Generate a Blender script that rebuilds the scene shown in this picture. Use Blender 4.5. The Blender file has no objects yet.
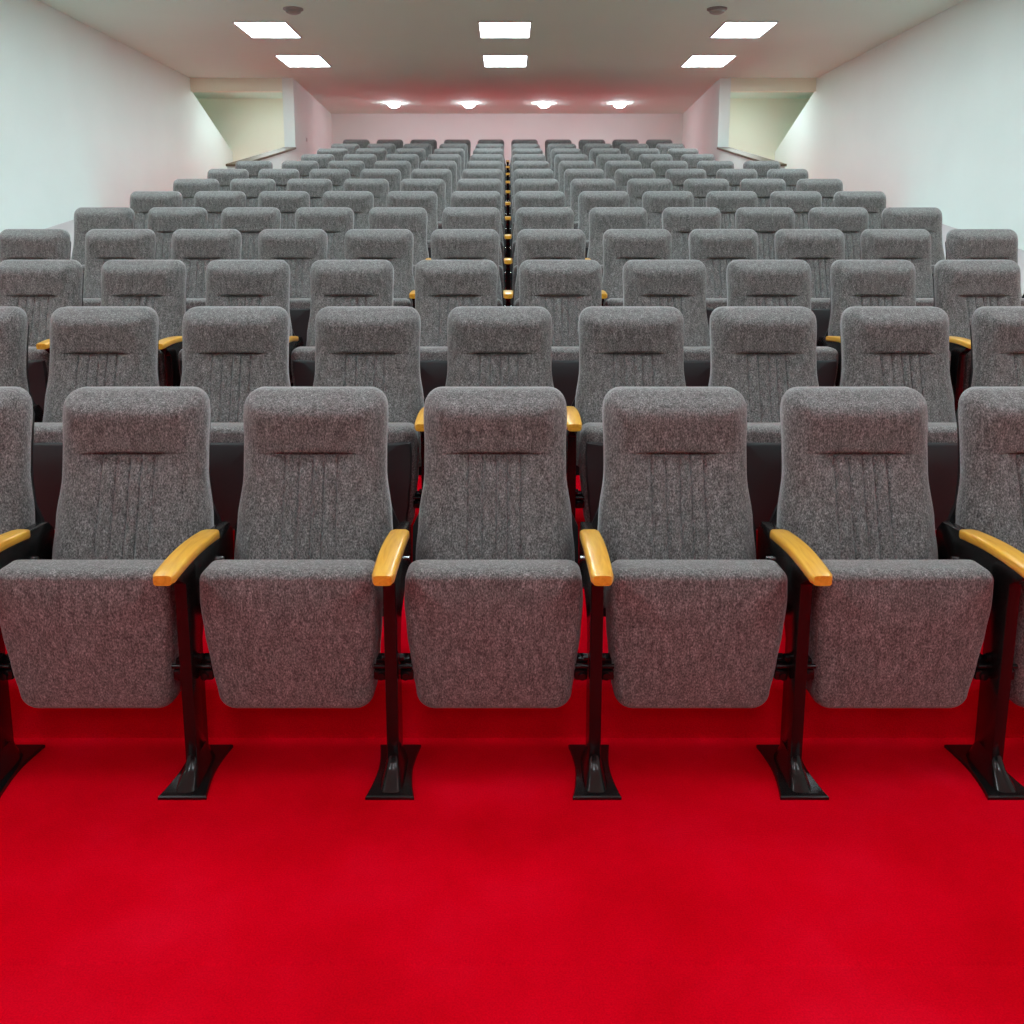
import bpy, bmesh, math, random
from mathutils import Vector, Matrix

random.seed(4)
S = bpy.context.scene
C = S.collection
PI = math.pi

# ------------------------------------------------------------------ helpers
def link(name, me, parent=None, mats=()):
    o = bpy.data.objects.new(name, me)
    C.objects.link(o)
    for m in mats:
        me.materials.append(m)
    if parent is not None:
        o.parent = parent
    return o

def mesh_from(name, bm, smooth=True, angle=None):
    bmesh.ops.recalc_face_normals(bm, faces=bm.faces)
    me = bpy.data.meshes.new(name)
    bm.to_mesh(me)
    bm.free()
    if smooth:
        for p in me.polygons:
            p.use_smooth = True
        if angle is not None:
            me.set_sharp_from_angle(angle=math.radians(angle))
    return me

def thing(name, label, cat, loc=(0, 0, 0), group=None):
    o = bpy.data.objects.new(name, None)
    o.empty_display_size = 0.1
    C.objects.link(o)
    o.location = loc
    o['label'] = label
    o['category'] = cat
    if group:
        o['group'] = group
    return o

def struct(name, bm, mat, smooth=False):
    o = link(name, mesh_from(name, bm, smooth), None, [mat])
    o['kind'] = 'structure'
    return o

def box(bm, x0, x1, y0, y1, z0, z1, bev=0.0, seg=2):
    r = bmesh.ops.create_cube(bm, size=1.0)
    vs = r['verts']
    for v in vs:
        v.co.x = x0 if v.co.x < 0 else x1
        v.co.y = y0 if v.co.y < 0 else y1
        v.co.z = z0 if v.co.z < 0 else z1
    if bev > 0:
        es = list({e for v in vs for e in v.link_edges})
        bmesh.ops.bevel(bm, geom=es, offset=bev, segments=seg, affect='EDGES', profile=0.5)

def cyl(bm, p0, p1, r, n=16, r2=None):
    p0, p1 = Vector(p0), Vector(p1)
    d = p1 - p0
    q = d.to_track_quat('Z', 'Y')
    r2 = r if r2 is None else r2
    a = [bm.verts.new(p0 + q @ Vector((r*math.cos(2*PI*i/n), r*math.sin(2*PI*i/n), 0))) for i in range(n)]
    b = [bm.verts.new(p1 + q @ Vector((r2*math.cos(2*PI*i/n), r2*math.sin(2*PI*i/n), 0))) for i in range(n)]
    for i in range(n):
        bm.faces.new((a[i], a[(i+1) % n], b[(i+1) % n], b[i]))
    bm.faces.new(a[::-1]); bm.faces.new(b)

def loft(bm, rings, cap0=True, cap1=True):
    vr = [[bm.verts.new(p) for p in r] for r in rings]
    n = len(vr[0])
    for a, b in zip(vr, vr[1:]):
        for i in range(n):
            bm.faces.new((a[i], a[(i+1) % n], b[(i+1) % n], b[i]))
    if cap0: bm.faces.new(vr[0][::-1])
    if cap1: bm.faces.new(vr[-1])

def lathe(bm, prof, c, n=32):
    rings = [[(c[0]+r*math.cos(2*PI*i/n), c[1]+r*math.sin(2*PI*i/n), c[2]+z) for i in range(n)] for r, z in prof]
    loft(bm, rings)

def prism_x(bm, poly_yz, x0, x1, bev=0.0):
    a = [bm.verts.new((x0, y, z)) for y, z in poly_yz]
    b = [bm.verts.new((x1, y, z)) for y, z in poly_yz]
    n = len(a)
    fs = [bm.faces.new(a[::-1]), bm.faces.new(b)]
    for i in range(n):
        fs.append(bm.faces.new((a[i], a[(i+1) % n], b[(i+1) % n], b[i])))
    if bev > 0:
        bmesh.ops.recalc_face_normals(bm, faces=fs)
        es = list({e for f in fs for e in f.edges})
        bmesh.ops.bevel(bm, geom=es, offset=bev, segments=2, affect='EDGES', profile=0.5)

def smooth(e0, e1, x):
    t = min(1.0, max(0.0, (x-e0)/(e1-e0)))
    return t*t*(3-2*t)

def interp(tab, x):
    if x <= tab[0][0]: return tab[0][1]
    for (a, va), (b, vb) in zip(tab, tab[1:]):
        if x <= b:
            t = (x-a)/(b-a); t = t*t*(3-2*t)
            return va+(vb-va)*t
    return tab[-1][1]

# ------------------------------------------------------------------ materials
def new_mat(name):
    m = bpy.data.materials.new(name)
    m.use_nodes = True
    nt = m.node_tree
    return m, nt, nt.nodes, nt.links, nt.nodes['Principled BSDF']

def node(N, t, **kw):
    n = N.new(t)
    for k, v in kw.items():
        setattr(n, k, v)
    return n

def ramp(N, pts):
    r = N.new('ShaderNodeValToRGB')
    e = r.color_ramp.elements
    while len(e) < len(pts): e.new(0.5)
    for el, (p, c) in zip(e, pts):
        el.position = p
        el.color = (c[0], c[1], c[2], 1)
    return r

def mat_fabric():
    m, nt, N, L, B = new_mat('grey_tweed')
    tc = N.new('ShaderNodeTexCoord')
    oi = N.new('ShaderNodeObjectInfo')
    mul = node(N, 'ShaderNodeVectorMath', operation='SCALE'); mul.inputs[3].default_value = 7.0
    comb = N.new('ShaderNodeCombineXYZ')
    for i in range(3): L.new(oi.outputs['Random'], comb.inputs[i])
    L.new(comb.outputs[0], mul.inputs[0])
    add = node(N, 'ShaderNodeVectorMath', operation='ADD')
    L.new(tc.outputs['Object'], add.inputs[0]); L.new(mul.outputs[0], add.inputs[1])
    mp = N.new('ShaderNodeMapping'); mp.inputs['Scale'].default_value = (270, 230, 150)
    L.new(add.outputs[0], mp.inputs[0])
    n1 = N.new('ShaderNodeTexNoise'); n1.inputs['Scale'].default_value = 1.0
    n1.inputs['Detail'].default_value = 2.5; n1.inputs['Roughness'].default_value = 0.65
    L.new(mp.outputs[0], n1.inputs['Vector'])
    r1 = ramp(N, [(0.30, (0.050, 0.0495, 0.049)), (0.47, (0.150, 0.148, 0.144)), (0.58, (0.24, 0.237, 0.231)), (0.75, (0.47, 0.46, 0.45))])
    L.new(n1.outputs['Fac'], r1.inputs[0])
    mp2 = N.new('ShaderNodeMapping'); mp2.inputs['Scale'].default_value = (70, 70, 22)
    L.new(add.outputs[0], mp2.inputs[0])
    n2 = N.new('ShaderNodeTexNoise'); n2.inputs['Scale'].default_value = 1.0; n2.inputs['Detail'].default_value = 2
    L.new(mp2.outputs[0], n2.inputs['Vector'])
    r2 = ramp(N, [(0.3, (0.72, 0.71, 0.70)), (0.7, (1.2, 1.2, 1.2))])
    L.new(n2.outputs['Fac'], r2.inputs[0])
    mix = node(N, 'ShaderNodeMix', data_type='RGBA', blend_type='MULTIPLY'); mix.inputs[0].default_value = 1.0
    L.new(r1.outputs[0], mix.inputs[6]); L.new(r2.outputs[0], mix.inputs[7])
    L.new(mix.outputs[2], B.inputs['Base Color'])
    B.inputs['Roughness'].default_value = 0.95
    B.inputs['Specular IOR Level'].default_value = 0.15
    B.inputs['Sheen Weight'].default_value = 0.45
    B.inputs['Sheen Roughness'].default_value = 0.5
    bp = N.new('ShaderNodeBump'); bp.inputs['Strength'].default_value = 0.5; bp.inputs['Distance'].default_value = 0.002
    L.new(n1.outputs['Fac'], bp.inputs['Height']); L.new(bp.outputs[0], B.inputs['Normal'])
    return m

def mat_plain(name, col, rough, spec=0.5, noise=None, metallic=0.0, bump=0.0):
    m, nt, N, L, B = new_mat(name)
    B.inputs['Roughness'].default_value = rough
    B.inputs['Specular IOR Level'].default_value = spec
    B.inputs['Metallic'].default_value = metallic
    if noise:
        sc, amt = noise
        tc = N.new('ShaderNodeTexCoord')
        n1 = N.new('ShaderNodeTexNoise'); n1.inputs['Scale'].default_value = sc; n1.inputs['Detail'].default_value = 5
        L.new(tc.outputs['Object'], n1.inputs['Vector'])
        r = ramp(N, [(0.3, [c*(1-amt) for c in col]), (0.7, [min(1, c*(1+amt)) for c in col])])
        L.new(n1.outputs['Fac'], r.inputs[0]); L.new(r.outputs[0], B.inputs['Base Color'])
        if bump:
            bp = N.new('ShaderNodeBump'); bp.inputs['Strength'].default_value = bump; bp.inputs['Distance'].default_value = 0.003
            L.new(n1.outputs['Fac'], bp.inputs['Height']); L.new(bp.outputs[0], B.inputs['Normal'])
    else:
        B.inputs['Base Color'].default_value = (*col, 1)
    return m

def mat_wood():
    m, nt, N, L, B = new_mat('varnished_beech')
    tc = N.new('ShaderNodeTexCoord')
    oi = N.new('ShaderNodeObjectInfo')
    add = node(N, 'ShaderNodeVectorMath', operation='ADD')
    comb = N.new('ShaderNodeCombineXYZ'); L.new(oi.outputs['Random'], comb.inputs[0]); L.new(oi.outputs['Random'], comb.inputs[1])
    L.new(tc.outputs['Object'], add.inputs[0]); L.new(comb.outputs[0], add.inputs[1])
    mp = N.new('ShaderNodeMapping'); mp.inputs['Scale'].default_value = (60, 5, 60)
    L.new(add.outputs[0], mp.inputs[0])
    n1 = N.new('ShaderNodeTexNoise'); n1.inputs['Scale'].default_value = 1.5; n1.inputs['Detail'].default_value = 5; n1.inputs['Distortion'].default_value = 0.6
    L.new(mp.outputs[0], n1.inputs['Vector'])
    r = ramp(N, [(0.3, (0.76, 0.35, 0.026)), (0.5, (0.88, 0.46, 0.040)), (0.72, (0.95, 0.55, 0.06))])
    L.new(n1.outputs['Fac'], r.inputs[0]); L.new(r.outputs[0], B.inputs['Base Color'])
    B.inputs['Roughness'].default_value = 0.33
    B.inputs['Coat Weight'].default_value = 0.5; B.inputs['Coat Roughness'].default_value = 0.15
    return m

def mat_carpet():
    m, nt, N, L, B = new_mat('red_carpet')
    tc = N.new('ShaderNodeTexCoord')
    n1 = N.new('ShaderNodeTexNoise'); n1.inputs['Scale'].default_value = 2.2; n1.inputs['Detail'].default_value = 7; n1.inputs['Roughness'].default_value = 0.62
    L.new(tc.outputs['Object'], n1.inputs['Vector'])
    r1 = ramp(N, [(0.34, (0.58, 0.0, 0.006)), (0.52, (0.67, 0.0, 0.010)), (0.72, (0.76, 0.003, 0.020))])
    L.new(n1.outputs['Fac'], r1.inputs[0])
    n2 = N.new('ShaderNodeTexNoise'); n2.inputs['Scale'].default_value = 260; n2.inputs['Detail'].default_value = 2
    L.new(tc.outputs['Object'], n2.inputs['Vector'])
    r2 = ramp(N, [(0.3, (0.86, 0.86, 0.86)), (0.7, (1.08, 1.08, 1.08))])
    L.new(n2.outputs['Fac'], r2.inputs[0])
    mix = node(N, 'ShaderNodeMix', data_type='RGBA', blend_type='MULTIPLY'); mix.inputs[0].default_value = 1.0
    L.new(r1.outputs[0], mix.inputs[6]); L.new(r2.outputs[0], mix.inputs[7])
    L.new(mix.outputs[2], B.inputs['Base Color'])
    B.inputs['Roughness'].default_value = 1.0
    B.inputs['Specular IOR Level'].default_value = 0.02
    bp = N.new('ShaderNodeBump'); bp.inputs['Strength'].default_value = 0.4; bp.inputs['Distance'].default_value = 0.004
    L.new(n2.outputs['Fac'], bp.inputs['Height'])
    bp2 = N.new('ShaderNodeBump'); bp2.inputs['Strength'].default_value = 0.25; bp2.inputs['Distance'].default_value = 0.02
    L.new(n1.outputs['Fac'], bp2.inputs['Height']); L.new(bp.outputs[0], bp2.inputs['Normal'])
    L.new(bp2.outputs[0], B.inputs['Normal'])
    return m

def mat_emit(name, col, strength):
    m, nt, N, L, B = new_mat(name)
    B.inputs['Base Color'].default_value = (0.8, 0.8, 0.8, 1)
    B.inputs['Emission Color'].default_value = (*col, 1)
    B.inputs['Emission Strength'].default_value = strength
    return m

FABRIC = mat_fabric()
WOOD = mat_wood()
CARPET = mat_carpet()
BLACK = mat_plain('black_painted_steel', (0.008, 0.007, 0.007), 0.2, 0.5)
PLASTIC = mat_plain('black_plastic_shell', (0.012, 0.011, 0.012), 0.45, 0.4)
CHARCOAL = mat_plain('charcoal_seat_front', (0.042, 0.046, 0.048), 0.6, 0.3)
PLINTH = mat_plain('plinth_paint', (0.58, 0.53, 0.54), 0.8, 0.2)
BOLT = mat_plain('zinc_bolt', (0.6, 0.6, 0.6), 0.25, 0.5, metallic=1.0)
WALL = mat_plain('white_wall_paint', (0.79, 0.87, 0.83), 0.75, 0.25, noise=(1.3, 0.02))
CEIL = mat_plain('ceiling_paint', (0.71, 0.89, 0.79), 0.85, 0.2, noise=(0.6, 0.02))
BEIGE = mat_plain('beige_soffit_paint', (0.85, 0.87, 0.72), 0.8, 0.2, noise=(0.8, 0.02))
LEDGE = mat_plain('brown_wood_capping', (0.13, 0.09, 0.05), 0.45, 0.4, noise=(9, 0.25))
WHITEP = mat_plain('white_plastic', (0.75, 0.75, 0.73), 0.4, 0.4)
GREYP = mat_plain('grey_plastic', (0.30, 0.29, 0.27), 0.5, 0.4)
PANEL_E = mat_emit('panel_diffuser', (0.785, 0.94, 0.99), 18.0)
DOWN_E = mat_emit('downlight_lamp', (0.92, 0.90, 1.0), 66.0)

# ------------------------------------------------------------------ layout numbers
CAM_H = 1.41
PITCH_X = 0.53          # seat spacing along a row
FOOT = 2.22             # distance of the front row's feet
GO = 1.0                # row to row
RISE = 0.1664
RISER = 2.385           # front of the first step
ZC = CAM_H + 2.40       # ceiling
XL, XR = -4.76, 4.63
YF, YB = -7.0, 17.92
Y1 = 14.07              # where the room narrows
NROW = 13

# ------------------------------------------------------------------ floor with steps
bm = bmesh.new()
prof = [(YF, 0.0), (1.560, 0.0), (1.564, -0.003), (1.568, -0.003), (1.572, 0.0)]
for n in range(1, NROW):
    y = RISER + (n-1)*GO
    z0, z1 = (n-1)*RISE, n*RISE
    prof += [(y-0.02, z0), (y-0.006, z0+0.004), (y, z0+0.02), (y, z1-0.022), (y+0.005, z1-0.008), (y+0.018, z1-0.001), (y+0.03, z1)]
prof += [(YB+0.1, (NROW-1)*RISE)]
full = prof + [(YB+0.1, -0.3), (YF, -0.3)]
a = [bm.verts.new((XL-0.1, y, z)) for y, z in full]
b = [bm.verts.new((XR+0.1, y, z)) for y, z in full]
for i in range(len(full)):
    j = (i+1) % len(full)
    bm.faces.new((a[i], b[i], b[j], a[j]))
bm.faces.new(a); bm.faces.new(b[::-1])
fl = struct('floor', bm, CARPET, True)
fl.data.set_sharp_from_angle(angle=math.radians(50))

# ------------------------------------------------------------------ shell
def slab(name, x0, x1, y0, y1, z0, z1, mat, bev=0):
    bm = bmesh.new(); box(bm, x0, x1, y0, y1, z0, z1, bev)
    return struct(name, bm, mat)

slab('ceiling', XL-1.6, XR+1.6, YF-0.2, YB+0.4, ZC, ZC+0.15, CEIL)
def side_wall(name, x0, x1):
    bm = bmesh.new()
    prism_x(bm, [(YF, -0.3), (YB+0.2, -0.3), (YB+0.2, 2.15), (Y1+0.03, ZC-0.17), (Y1+0.03, ZC), (YF, ZC)], x0, x1)
    return struct(name, bm, WALL)
side_wall('wall_left', XL-0.12, XL)
side_wall('wall_right', XR, XR+0.12)
FRONTW = mat_plain('dark_front_wall', (0.10, 0.10, 0.10), 0.8, 0.2, noise=(1.0, 0.1))
slab('wall_front', XL, XR, YF-0.15, YF, -0.3, ZC, FRONTW)
slab('wall_back', XL, XR, YB, YB+0.15, -0.3, ZC, WALL)

def inner_wall(name, s, xa, xb):
    # a thick wall from the narrowing back to the rear wall, with a low sloping parapet in front of it
    bm = bmesh.new()
    t = 0.165
    zt = 2.775
    z0 = 1.6
    pa = [(s*xa, Y1), (s*(xa+t), Y1), (s*(xb+t), YB), (s*xb, YB)]
    rings = [[(x, y, z) for x, y in pa] for z in (z0, ZC)]
    loft(bm, rings)
    yf = 11.15
    zf = zt - (Y1-yf)*RISE
    x0, x1 = sorted((s*xa, s*(xa+t)))
    prism_x(bm, [(yf, 1.0), (Y1, 1.0), (Y1, zt), (yf, zf)], x0, x1)
    return struct(name, bm, WALL), (x0, x1, yf, zf, zt)

_, pl = inner_wall('wall_inner_left', -1, 3.215, 3.385)
_, pr = inner_wall('wall_inner_right', 1, 3.185, 3.37)
for nm, p in (('trim_1', pl), ('trim_2', pr)):
    x0, x1, yf, zf, zt = p
    bm = bmesh.new()
    prism_x(bm, [(yf-0.02, zf-0.002), (Y1-0.001, zt), (Y1-0.001, zt+0.03), (yf-0.02, zf+0.028)], x0-0.012, x1+0.012, 0.004)
    struct(nm, bm, LEDGE)

def alcove(side, xin, xw, s):
    x0, x1 = sorted((xin, xw))
    slab('wall_fascia_'+side, x0, x1, Y1+0.005, Y1+0.12, ZC-0.19, ZC, BEIGE)
    xo = xw+s*1.3
    x0, x1 = sorted((xin, xo))
    slab('wall_alcove_'+side, x0, x1, 16.05, 16.2, -0.3, ZC, BEIGE)
    x0, x1 = sorted((xo, xo+s*0.1))
    slab('wall_recess_'+side, x0, x1, Y1-0.1, 16.2, -0.3, ZC, BEIGE)
    x0, x1 = sorted((xw+s*0.12, xo))
    slab('wall_return_'+side, x0, x1, Y1-0.1, Y1, -0.3, ZC, BEIGE)
alcove('left', -3.38, XL, -1)
alcove('right', 3.35, XR, 1)

# low white plinth following the steps along each side wall
for nm, x0, x1 in (('trim_3', XL, XL+1.28), ('trim_4', XR-1.15, XR)):
    bm = bmesh.new()
    zz = lambda y: (y-RISER)*RISE+0.36
    prism_x(bm, [(3.0, 0.0), (10.7, 0.9), (10.7, zz(10.7)), (3.0, zz(3.0))], x0, x1, 0.004)
    struct(nm, bm, PLINTH)

# ------------------------------------------------------------------ seat parts (local origin: floor, centre of the seat, line of the feet; facing -Y)
ZT = 0.980   # top of backrest
def back_hw(z):
    return interp([(0.34, 0.238), (0.50, 0.233), (0.60, 0.225), (0.74, 0.2085), (0.82, 0.2085), (0.90, 0.2115), (0.985, 0.206)], z)
def back_front(z):
    return 0.236 + (z-0.40)*0.210
STITCH = (-0.078, -0.036, 0.004, 0.036, 0.074)

def backrest_mesh():
    bm = bmesh.new()
    T = 0.085; r = 0.045; rc = 0.048; zb = 0.35; zc = 0.803
    us = set()
    for i in range(33):
        a = -1 + 2*i/32
        us.add(round(math.copysign(1-(1-abs(a))**1.5, a), 4))
    for st in STITCH:
        for d in (-0.006, -0.0028, 0, 0.0028, 0.006):
            us.add(round((st+d)/0.214, 4))
    us = sorted(us)
    zs = [zb+(zc-0.03-zb)*i/22 for i in range(23)]
    zs += [zc-0.02, zc-0.012, zc-0.007, zc-0.0035, zc, zc+0.003, zc+0.006, zc+0.012, zc+0.02, zc+0.032]
    k = 16
    for i in range(1, k+1):
        t = i/k; t = 1-(1-t)**1.6
        zs.append(zc+0.032+(ZT-zc-0.032)*t)
    zs = sorted(zs)
    def hw_at(z):
        h = back_hw(z)
        if z > ZT-rc:
            q = z-(ZT-rc)
            h = h-rc+math.sqrt(max(0, rc*rc-q*q))
        elif z < zb+0.03:
            q = (zb+0.03)-z
            h = h-0.03+math.sqrt(max(0, 0.03**2-q*q))
        return h
    grid = []
    for z in zs:
        row = []
        h = hw_at(z)
        for u in us:
            x = u*h
            full = back_hw(z)
            qx = abs(x)-(full-rc); qz = z-(ZT-rc)
            if qx > 0 and qz > 0: d = rc-math.hypot(qx, qz)
            else: d = min(full-abs(x), ZT-z)
            d = min(d, z-zb)
            d = max(0, d)
            e = 0
            if d < r: e = r-math.sqrt(max(0, r*r-(r-d)**2))
            y = back_front(z) + e
            inner = smooth(0.0, 0.07, d)
            # head cushion swells forward, lower panel swells to the lumbar
            w = 1-smooth(0.075, 0.135, abs(x))
            if z > zc:
                tt = (z-zc)/(ZT-zc)
                y -= inner*(0.012+0.031*smooth(-0.1, 0.85, tt))*(1-0.5*smooth(0.75, 1.0, tt))
            else:
                tt = (z-zb)/(zc-zb)
                y -= inner*(0.012*smooth(zc-0.2, zc, z) + 0.054*(1-smooth(0.20, 0.98, tt)))
                y += w*0.015*smooth(zc-0.10, zc-0.004, z)
            y += w*0.010*math.exp(-((z-zc+0.001)/0.006)**2)
            # stitched channels below the head cushion
            if z < zc+0.001 and z > zb+0.03:
                f = smooth(zc+0.002, zc-0.02, z) if z > zc-0.02 else 1
                for st in STITCH:
                    y += f*0.008*math.exp(-((x-st)/0.0032)**2)
                # gentle puff between the channels
                y -= 0.003*abs(math.sin(PI*(x+0.078)/0.038))*(1-smooth(0.07, 0.10, abs(x)))*f
            row.append((x, y, z))
        grid.append(row)
    vf = [[bm.verts.new(p) for p in row] for row in grid]
    nu, nz = len(us), len(zs)
    for j in range(nz-1):
        for i in range(nu-1):
            bm.faces.new((vf[j][i], vf[j][i+1], vf[j+1][i+1], vf[j+1][i]))
    # side band to the rear and a flat rear
    border = [(0, i) for i in range(nu)] + [(j, nu-1) for j in range(1, nz)] + [(nz-1, i) for i in range(nu-2, -1, -1)] + [(j, 0) for j in range(nz-2, 0, -1)]
    fr = [vf[j][i] for j, i in border]
    prev = fr
    for off, ins in ((T*0.55, 0.0), (T-0.012, 0.0), (T, 0.010)):
        ring = []
        for (j, i) in border:
            x, y, z = grid[j][i]
            k = 1-ins/0.21
            ring.append(bm.verts.new((x*k, back_front(z)+off+0.0, (z-0.68)*(1-ins/0.3)+0.68)))
        for i in range(len(ring)):
            q = (i+1) % len(ring)
            bm.faces.new((prev[i], prev[q], ring[q], ring[i]))
        prev = ring
    bm.faces.new(prev)
    return mesh_from('backrest', bm, True, 60)

def shell_mesh():
    bm = bmesh.new()
    def outline(off, k, n=10):
        zs = [0.31+(ZT-0.02-0.31)*i/n for i in range(n+1)]
        pts = []
        for z in zs:
            h = back_hw(z)*k
            h += (0.247-h)*(1-smooth(0.56, 0.64, z)) if k > 0.95 else 0
            if z > ZT-0.07: h -= 0.02*((z-(ZT-0.07))/0.05)**2
            pts.append((h, back_front(z)+off, z))
        return pts + [(-x, y, z) for x, y, z in reversed(pts)]
    loft(bm, [outline(0.084, 0.97), outline(0.10, 0.965), outline(0.112, 0.90)])
    return mesh_from('back_shell', bm, True, 40)

def seat_mesh():
    bm = bmesh.new()
    z0, z1 = 0.168, 0.578
    hwt = [(z0, 0.196), (0.215, 0.203), (0.30, 0.2135), (0.40, 0.2225), (0.48, 0.2265), (z1, 0.221)]
    # outline by going round: right side up, top, left side down, bottom
    rb, rt = 0.05, 0.034
    pts = []
    n = 10
    hb = interp(hwt, z0+rb)
    for i in range(n+1):
        a = -PI/2 + PI/2*i/n
        pts.append((hb-rb+rb*math.cos(a), z0+rb+rb*math.sin(a)))
    for i in range(1, 16):
        z = z0+rb+(z1-rt-z0-rb)*i/16
        pts.append((interp(hwt, z), z))
    ht = interp(hwt, z1-rt)
    for i in range(n+1):
        a = PI/2*i/n
        pts.append((ht-rt+rt*math.cos(a), z1-rt+rt*math.sin(a)))
    half = pts
    top = [(half[-1][0]*(1-2*i/12), z1) for i in range(1, 12)]
    left = [(-x, z) for x, z in reversed(half)]
    bot = [(-half[0][0]*(1-2*i/12), z0) for i in range(1, 12)]
    out = half + top + left + bot
    m = len(out)
    nrm = []
    for i in range(m):
        p, q = Vector(out[i-1]), Vector(out[(i+1) % m])
        t = (q-p).normalized()
        nrm.append(Vector((t.y, -t.x)))
    def ring(ins, y):
        rr = []
        for (x, z), nv in zip(out, nrm):
            xx, zz = x-nv.x*ins, z-nv.y*ins
            rr.append((xx, y(zz) if callable(y) else y, zz))
        return rr
    yf = 0.004; T = 0.125; r = 0.030
    rings = [ring(0.03, yf+T), ring(0.008, yf+T-0.008), ring(0, yf+T-0.03)]
    rings.append(ring(0, yf+r*1.3))
    for i in range(1, 9):
        a = PI/2*i/8
        rings.append(ring(r*0.9*(1-math.cos(a)), yf+r*1.3*(1-math.sin(a))))
    # domed face: scale the last ring to the centre
    base = rings[-1]
    cz = 0.37
    for k, dy in ((0.86, -0.006), (0.66, -0.011), (0.42, -0.014), (0.18, -0.0155)):
        rings.append([(x*k, yf+dy, (z-cz)*k+cz) for x, y, z in base])
    rings = [[(x*1.028, y-0.048*(z-0.168)/0.41, z) for x, y, z in r_] for r_ in rings]
    loft(bm, rings)
    me = mesh_from('seat_cushion', bm, True, 75)
    # charcoal panel over the lower seat front, for rows behind the first
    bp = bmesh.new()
    def front_ring(ins, y, k=1.0):
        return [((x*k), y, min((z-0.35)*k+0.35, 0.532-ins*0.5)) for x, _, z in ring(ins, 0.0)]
    pr_ = [front_ring(0.016, yf+0.016), front_ring(0.018, yf-0.008), front_ring(0.023, yf-0.015), front_ring(0.023, yf-0.020, 0.8), front_ring(0.023, yf-0.022, 0.4)]
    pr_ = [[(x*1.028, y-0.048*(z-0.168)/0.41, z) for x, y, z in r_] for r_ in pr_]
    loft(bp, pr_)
    return me, mesh_from('seat_front_panel', bp, True, 40)

def armrest_mesh():
    bm = bmesh.new()
    rings = []
    y0, y1 = -0.160, 0.205
    n = 26
    for i in range(n+1):
        t = i/n
        y = y0+(y1-y0)*t
        w = 0.0275 + 0.002*math.sin(PI*t)
        ends = 1.0
        e = min(t*(y1-y0), (1-t)*(y1-y0))
        if e < 0.014: ends = 0.80+0.20*math.sqrt(max(0, 1-(1-e/0.014)**2))
        ztop = 0.612 + 0.014*math.sin(PI*(0.08+0.92*t))
        th = 0.027*(0.75+0.25*ends)
        zc_ = ztop-0.0135
        ring = []
        for j in range(20):
            a = 2*PI*j/20
            ca, sa = math.cos(a), math.sin(a)
            p = 0.42
            x = math.copysign(abs(ca)**p, ca)*w*ends
            z = math.copysign(abs(sa)**p, sa)*th/2
            ring.append((x, y, zc_+z))
        rings.append(ring)
    loft(bm, rings)
    return mesh_from('armrest', bm, True, 50)

def stanchion_mesh():
    bm = bmesh.new()
    poly = [(-0.045, 0.02), (0.045, 0.02), (0.046, 0.36), (0.075, 0.42), (0.16, 0.455), (0.30, 0.40), (0.345, 0.40),
            (0.35, 0.565), (0.32, 0.597), (0.20, 0.604), (0.05, 0.608), (-0.11, 0.592), (-0.10, 0.578), (-0.05, 0.55)]
    prism_x(bm, poly, -0.016, 0.016, 0.004)
    return mesh_from('stanchion', bm, True, 35)

def base_mesh():
    bm = bmesh.new()
    # concave foot plate
    pts = []
    n = 10
    y0, y1 = -0.125, 0.118
    def hw(y):
        t = (y-y0)/(y1-y0)
        return 0.046+0.014*(2*abs(t-0.55))**1.7
    ys = [y0+(y1-y0)*i/n for i in range(n+1)]
    right = [(hw(y), y) for y in ys]
    out = right+[(-x, y) for x, y in reversed(right)]
    loft(bm, [[(x, y, 0.0) for x, y in out], [(x, y, 0.007) for x, y in out], [(x*0.95, y*0.975, 0.010) for x, y in out]])
    # bell rising to the post
    rings = []
    for z, w, ya, yb in ((0.008, 0.032, -0.112, 0.075), (0.018, 0.029, -0.100, 0.070), (0.042, 0.0205, -0.066, 0.058), (0.062, 0.0175, -0.050, 0.050), (0.075, 0.0165, -0.046, 0.046)):
        ring = []
        for j in range(24):
            a = 2*PI*j/24
            ca, sa = math.cos(a), math.sin(a)
            x = math.copysign(abs(ca)**0.5, ca)*w
            y = (ya+yb)/2+math.copysign(abs(sa)**0.5, sa)*(yb-ya)/2
            ring.append((x, y, z))
        rings.append(ring)
    loft(bm, rings)
    return mesh_from('base_plate', bm, True, 40)

def bolts_mesh(s, y, z):
    bm = bmesh.new()
    cyl(bm, (s*0.015, y, z), (s*0.021, y, z), 0.0065, 12)
    return mesh_from('bolt', bm, True, 40)

def hinge_mesh(s):
    # bracket between the post and the side of the tipped seat
    bm = bmesh.new()
    xa, xb = sorted((s*0.212, s*0.248))
    box(bm, xa, xb, 0.000, 0.060, 0.262, 0.292, 0.006)
    box(bm, xa, xb-0.0 if s > 0 else xb, 0.012, 0.05, 0.292, 0.318, 0.004)
    cyl(bm, (s*0.214, -0.004, 0.305), (s*0.248, -0.004, 0.305), 0.0065, 12)
    cyl(bm, (s*0.233, -0.008, 0.276), (s*0.233, 0.004, 0.276), 0.010, 12)
    cyl(bm, (s*0.236, 0.006, 0.325), (s*0.248, 0.006, 0.325), 0.011, 12)
    return mesh_from('hinge_bracket', bm, True, 40)

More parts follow.
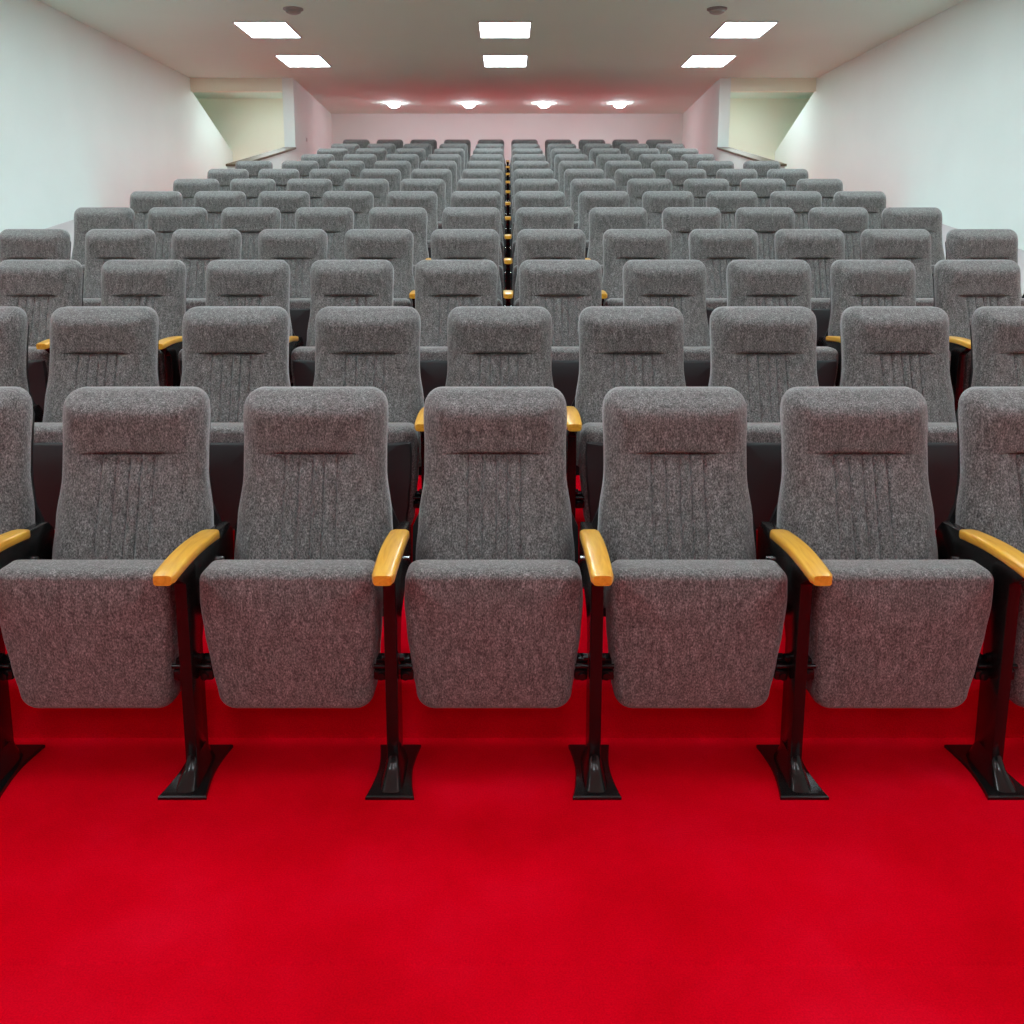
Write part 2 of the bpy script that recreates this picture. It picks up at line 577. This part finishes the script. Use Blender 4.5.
M_BACK, M_SHELL, M_SEAT, M_ARM, M_POST, M_BASE = backrest_mesh(), shell_mesh(), None, armrest_mesh(), stanchion_mesh(), base_mesh()
M_SEAT, M_FRONT = seat_mesh()
M_FRONT.materials.append(CHARCOAL)
M_HL, M_HR = hinge_mesh(-1), hinge_mesh(1)
M_B1, M_B2 = bolts_mesh(-1, 0.235, 0.515), bolts_mesh(1, 0.235, 0.515)
for me, mt in ((M_BACK, FABRIC), (M_SHELL, PLASTIC), (M_SEAT, FABRIC), (M_ARM, WOOD), (M_POST, BLACK), (M_BASE, BLACK), (M_HL, BLACK), (M_HR, BLACK), (M_B1, BOLT), (M_B2, BOLT)):
    me.materials.append(mt)

def post_set(root, x):
    p = link('stanchion', M_POST, root); p.location = (x, 0, 0)
    link('base_plate', M_BASE, p)
    link('bolt', M_B1, p); link('bolt', M_B2, p)
    a = link('armrest', M_ARM, root); a.location = (x, 0, 0)

def make_seat():
    root = thing('theatre_seat', '', 'seat')
    link('backrest', M_BACK, root)
    link('back_shell', M_SHELL, root)
    link('seat_cushion', M_SEAT, root)
    link('hinge_bracket', M_HL, root)
    link('hinge_bracket', M_HR, root)
    post_set(root, -PITCH_X/2)
    return root

def copy_tree(o, parent=None):
    c = o.copy(); C.objects.link(c)
    if parent is not None: c.parent = parent
    for ch in list(o.children):
        copy_tree(ch, c)
    return c

ORD = ['first', 'second', 'third', 'fourth', 'fifth', 'sixth', 'seventh', 'eighth', 'ninth', 'tenth', 'eleventh', 'twelfth', 'thirteenth']
ROWNAME = {1: 'front row', 2: 'second row', 3: 'third row', 4: 'fourth row', 5: 'fifth row', 6: 'sixth row', 7: 'seventh row',
           8: 'sixth row from the back', 9: 'fifth row from the back', 10: 'fourth row from the back', 11: 'third row from the back',
           12: 'second row from the back', 13: 'rearmost row by the back wall'}
COUNT = {1: 7, 2: 9, 3: 10, **{n: 12 for n in range(4, 10)}, **{n: 10 for n in range(10, 14)}}
XOFF = {1: -0.036, 2: -0.032}

def seat_label(n, i, cnt):
    rn = ROWNAME[n]
    if n <= 2:
        mid = cnt//2
        if i == 0: return f'grey fabric tip-up seat of the {rn}, cut off by the left picture edge'
        if i == cnt-1: return f'grey fabric tip-up seat of the {rn}, cut off by the right picture edge'
        if i == mid: return f'grey fabric tip-up seat in the middle of the {rn}, facing straight ahead'
        side = 'left' if i < mid else 'right'
        k = abs(i-mid)
        w = {1: 'just', 2: 'two places', 3: 'three places'}[k]
        return f'grey fabric tip-up seat in the {rn}, {w} {side} of its middle seat'
    h = cnt//2
    if i == h-1: return f'grey tip-up seat, {rn}, just left of the central gap'
    if i == h: return f'grey tip-up seat, {rn}, just right of the central gap'
    if i < h:
        w = 'at its left end' if i == 0 else f'{ORD[i]} from its left end'
    else:
        j = cnt-1-i
        w = 'at its right end' if j == 0 else f'{ORD[j]} from its right end'
    return f'grey tip-up seat, {rn}, {w}'

proto = make_seat()
used = False
for n in range(1, NROW+1):
    cnt = COUNT[n]
    for i in range(cnt):
        o = copy_tree(proto) if used else proto
        used = True
        x = XOFF.get(n, 0.004) + (i-(cnt-1)/2)*PITCH_X
        o.location = (x, FOOT+(n-1)*GO, (n-1)*RISE)
        o['label'] = seat_label(n, i, cnt)
        o['group'] = 'grey tip-up theatre seats in rows'
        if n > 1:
            link('seat_front_panel', M_FRONT, o)
        if i == cnt-1:
            o['_end'] = 1
for o in [o for o in C.objects if o.get('_end')]:
    del o['_end']
    post_set(o, PITCH_X/2)

# ------------------------------------------------------------------ ceiling lights
def panel_meshes():
    w, d = 0.284, 0.375
    bm = bmesh.new()
    t = 0.018
    box(bm, -w-t, w+t, -d-t, -d, -0.012, 0.0)
    box(bm, -w-t, w+t, d, d+t, -0.012, 0.0)
    box(bm, -w-t, -w, -d, d, -0.012, 0.0)
    box(bm, w, w+t, -d, d, -0.012, 0.0)
    f = mesh_from('frame', bm, False); f.materials.append(WHITEP)
    bm = bmesh.new()
    box(bm, -w, w, -d, d, -0.007, -0.001)
    e = mesh_from('diffuser', bm, False); e.materials.append(PANEL_E)
    return f, e
PF, PD = panel_meshes()
cols = [(-2.76, 'left'), (-0.03, 'middle'), (2.715, 'right')]
rowsy = [(12.76, 'nearest the rear downlights'), (10.93, 'second from the rear downlights'), (9.12, 'third from the rear downlights'), (7.35, 'above the fifth row of seats'),
         (5.54, 'above the third row of seats'), (3.73, 'above the second row of seats'), (2.05, 'above the front row of seats'), (-0.85, 'above the open carpet'), (-2.66, 'over the front of the hall')]
for y, rl in rowsy:
    for x, cl in cols:
        t = thing('ceiling_light', f'rectangular white light panel in the {cl} ceiling line, {rl}', 'ceiling light', (x, y, ZC), 'light panels in the ceiling')
        link('frame', PF, t); link('diffuser', PD, t)

bm = bmesh.new(); box(bm, -0.27, 0.27, -0.27, 0.27, -0.02, 0.0, 0.004)
SF = mesh_from('frame', bm, False); SF.materials.append(WHITEP)
bm = bmesh.new(); box(bm, -0.255, 0.255, -0.255, 0.255, -0.026, -0.019)
SD = mesh_from('diffuser', bm, False); SD.materials.append(PANEL_E)
for x, w in ((-3.8, 'left'), (3.75, 'right')):  # unseen lamps added to brighten the beige recess walls
    t = thing('ceiling_light', f'added unseen fill light on the ceiling of the {w} beige recess', 'ceiling light', (x, 14.85, ZC), 'added fill lights in the side recesses')
    link('frame', SF, t); link('diffuser', SD, t)
bm = bmesh.new(); lathe(bm, [(0.085, 0.0), (0.122, 0.0), (0.122, -0.004), (0.112, -0.008), (0.085, -0.004)], (0, 0, 0))
DR = mesh_from('trim_ring', bm, True, 40); DR.materials.append(WHITEP)
bm = bmesh.new(); lathe(bm, [(0.108, -0.004), (0.108, -0.02), (0.10, -0.042), (0.08, -0.062), (0.05, -0.075), (0.02, -0.08), (0.004, -0.081)], (0, 0, 0))
DL = mesh_from('lamp', bm, True, 40); DL.materials.append(DOWN_E)
for x, w in ((-2.01, 'leftmost of the four'), (-0.68, 'second of four from the left'), (0.65, 'second of four from the right'), (1.99, 'rightmost of the four')):
    t = thing('downlight', f'round recessed downlight near the back wall, {w}', 'downlight', (x, 16.57, ZC), 'round downlights before the back wall')
    link('trim_ring', DR, t); link('lamp', DL, t)

# smoke detectors
bm = bmesh.new(); lathe(bm, [(0.105, 0.0), (0.105, -0.012), (0.088, -0.020)], (0, 0, 0))
SB = mesh_from('mounting_base', bm, True, 40); SB.materials.append(GREYP)
bm = bmesh.new(); lathe(bm, [(0.080, -0.019), (0.076, -0.040), (0.050, -0.052), (0.01, -0.054)], (0, 0, 0))
SH = mesh_from('sensor_head', bm, True, 40); SH.materials.append(GREYP)
for x, w in ((-2.25, 'left'), (2.2, 'right')):
    t = thing('smoke_detector', f'small round grey smoke detector beside the {w} line of ceiling panels', 'smoke detector', (x, 9.98, ZC), 'smoke detectors on the ceiling')
    link('mounting_base', SB, t); link('sensor_head', SH, t)

# small white plate on the left inner wall
t = thing('wall_switch', 'small white switch plate on the left inner wall near its front corner', 'switch', (-3.262, 15.05, 3.02))
bm = bmesh.new(); box(bm, -0.008, 0.010, -0.06, 0.06, -0.04, 0.04, 0.003)
p = link('plate', mesh_from('plate', bm), t, [WHITEP])
bm = bmesh.new(); box(bm, 0.009, 0.014, -0.02, 0.02, -0.025, 0.025, 0.002)
link('rocker', mesh_from('rocker', bm), t, [GREYP])
t.rotation_euler = (0, 0, math.atan2(0.17, YB-Y1))

# ------------------------------------------------------------------ world, camera, colour
w = bpy.data.worlds.new('World'); S.world = w
w.use_nodes = True
w.node_tree.nodes['Background'].inputs[0].default_value = (0, 0, 0, 1)

cam = bpy.data.cameras.new('Camera')
co = bpy.data.objects.new('Camera', cam); C.objects.link(co)
cam.sensor_width = 36; cam.sensor_fit = 'HORIZONTAL'
cam.lens = 900/1024*36
cam.shift_x = (512-507.5)/1024
cam.shift_y = -(512-391)/1024
cam.clip_end = 100
co.location = (0, 0, CAM_H)
co.rotation_euler = (math.radians(90-9.5), 0, 0)
S.camera = co

S.view_settings.view_transform = 'Standard'
S.view_settings.look = 'None'
S.view_settings.gamma = 1.0
S.view_settings.use_curve_mapping = False
S.view_settings.exposure = 0.0
S.cycles.use_denoising = True
S.cycles.max_bounces = 14
S.cycles.diffuse_bounces = 10
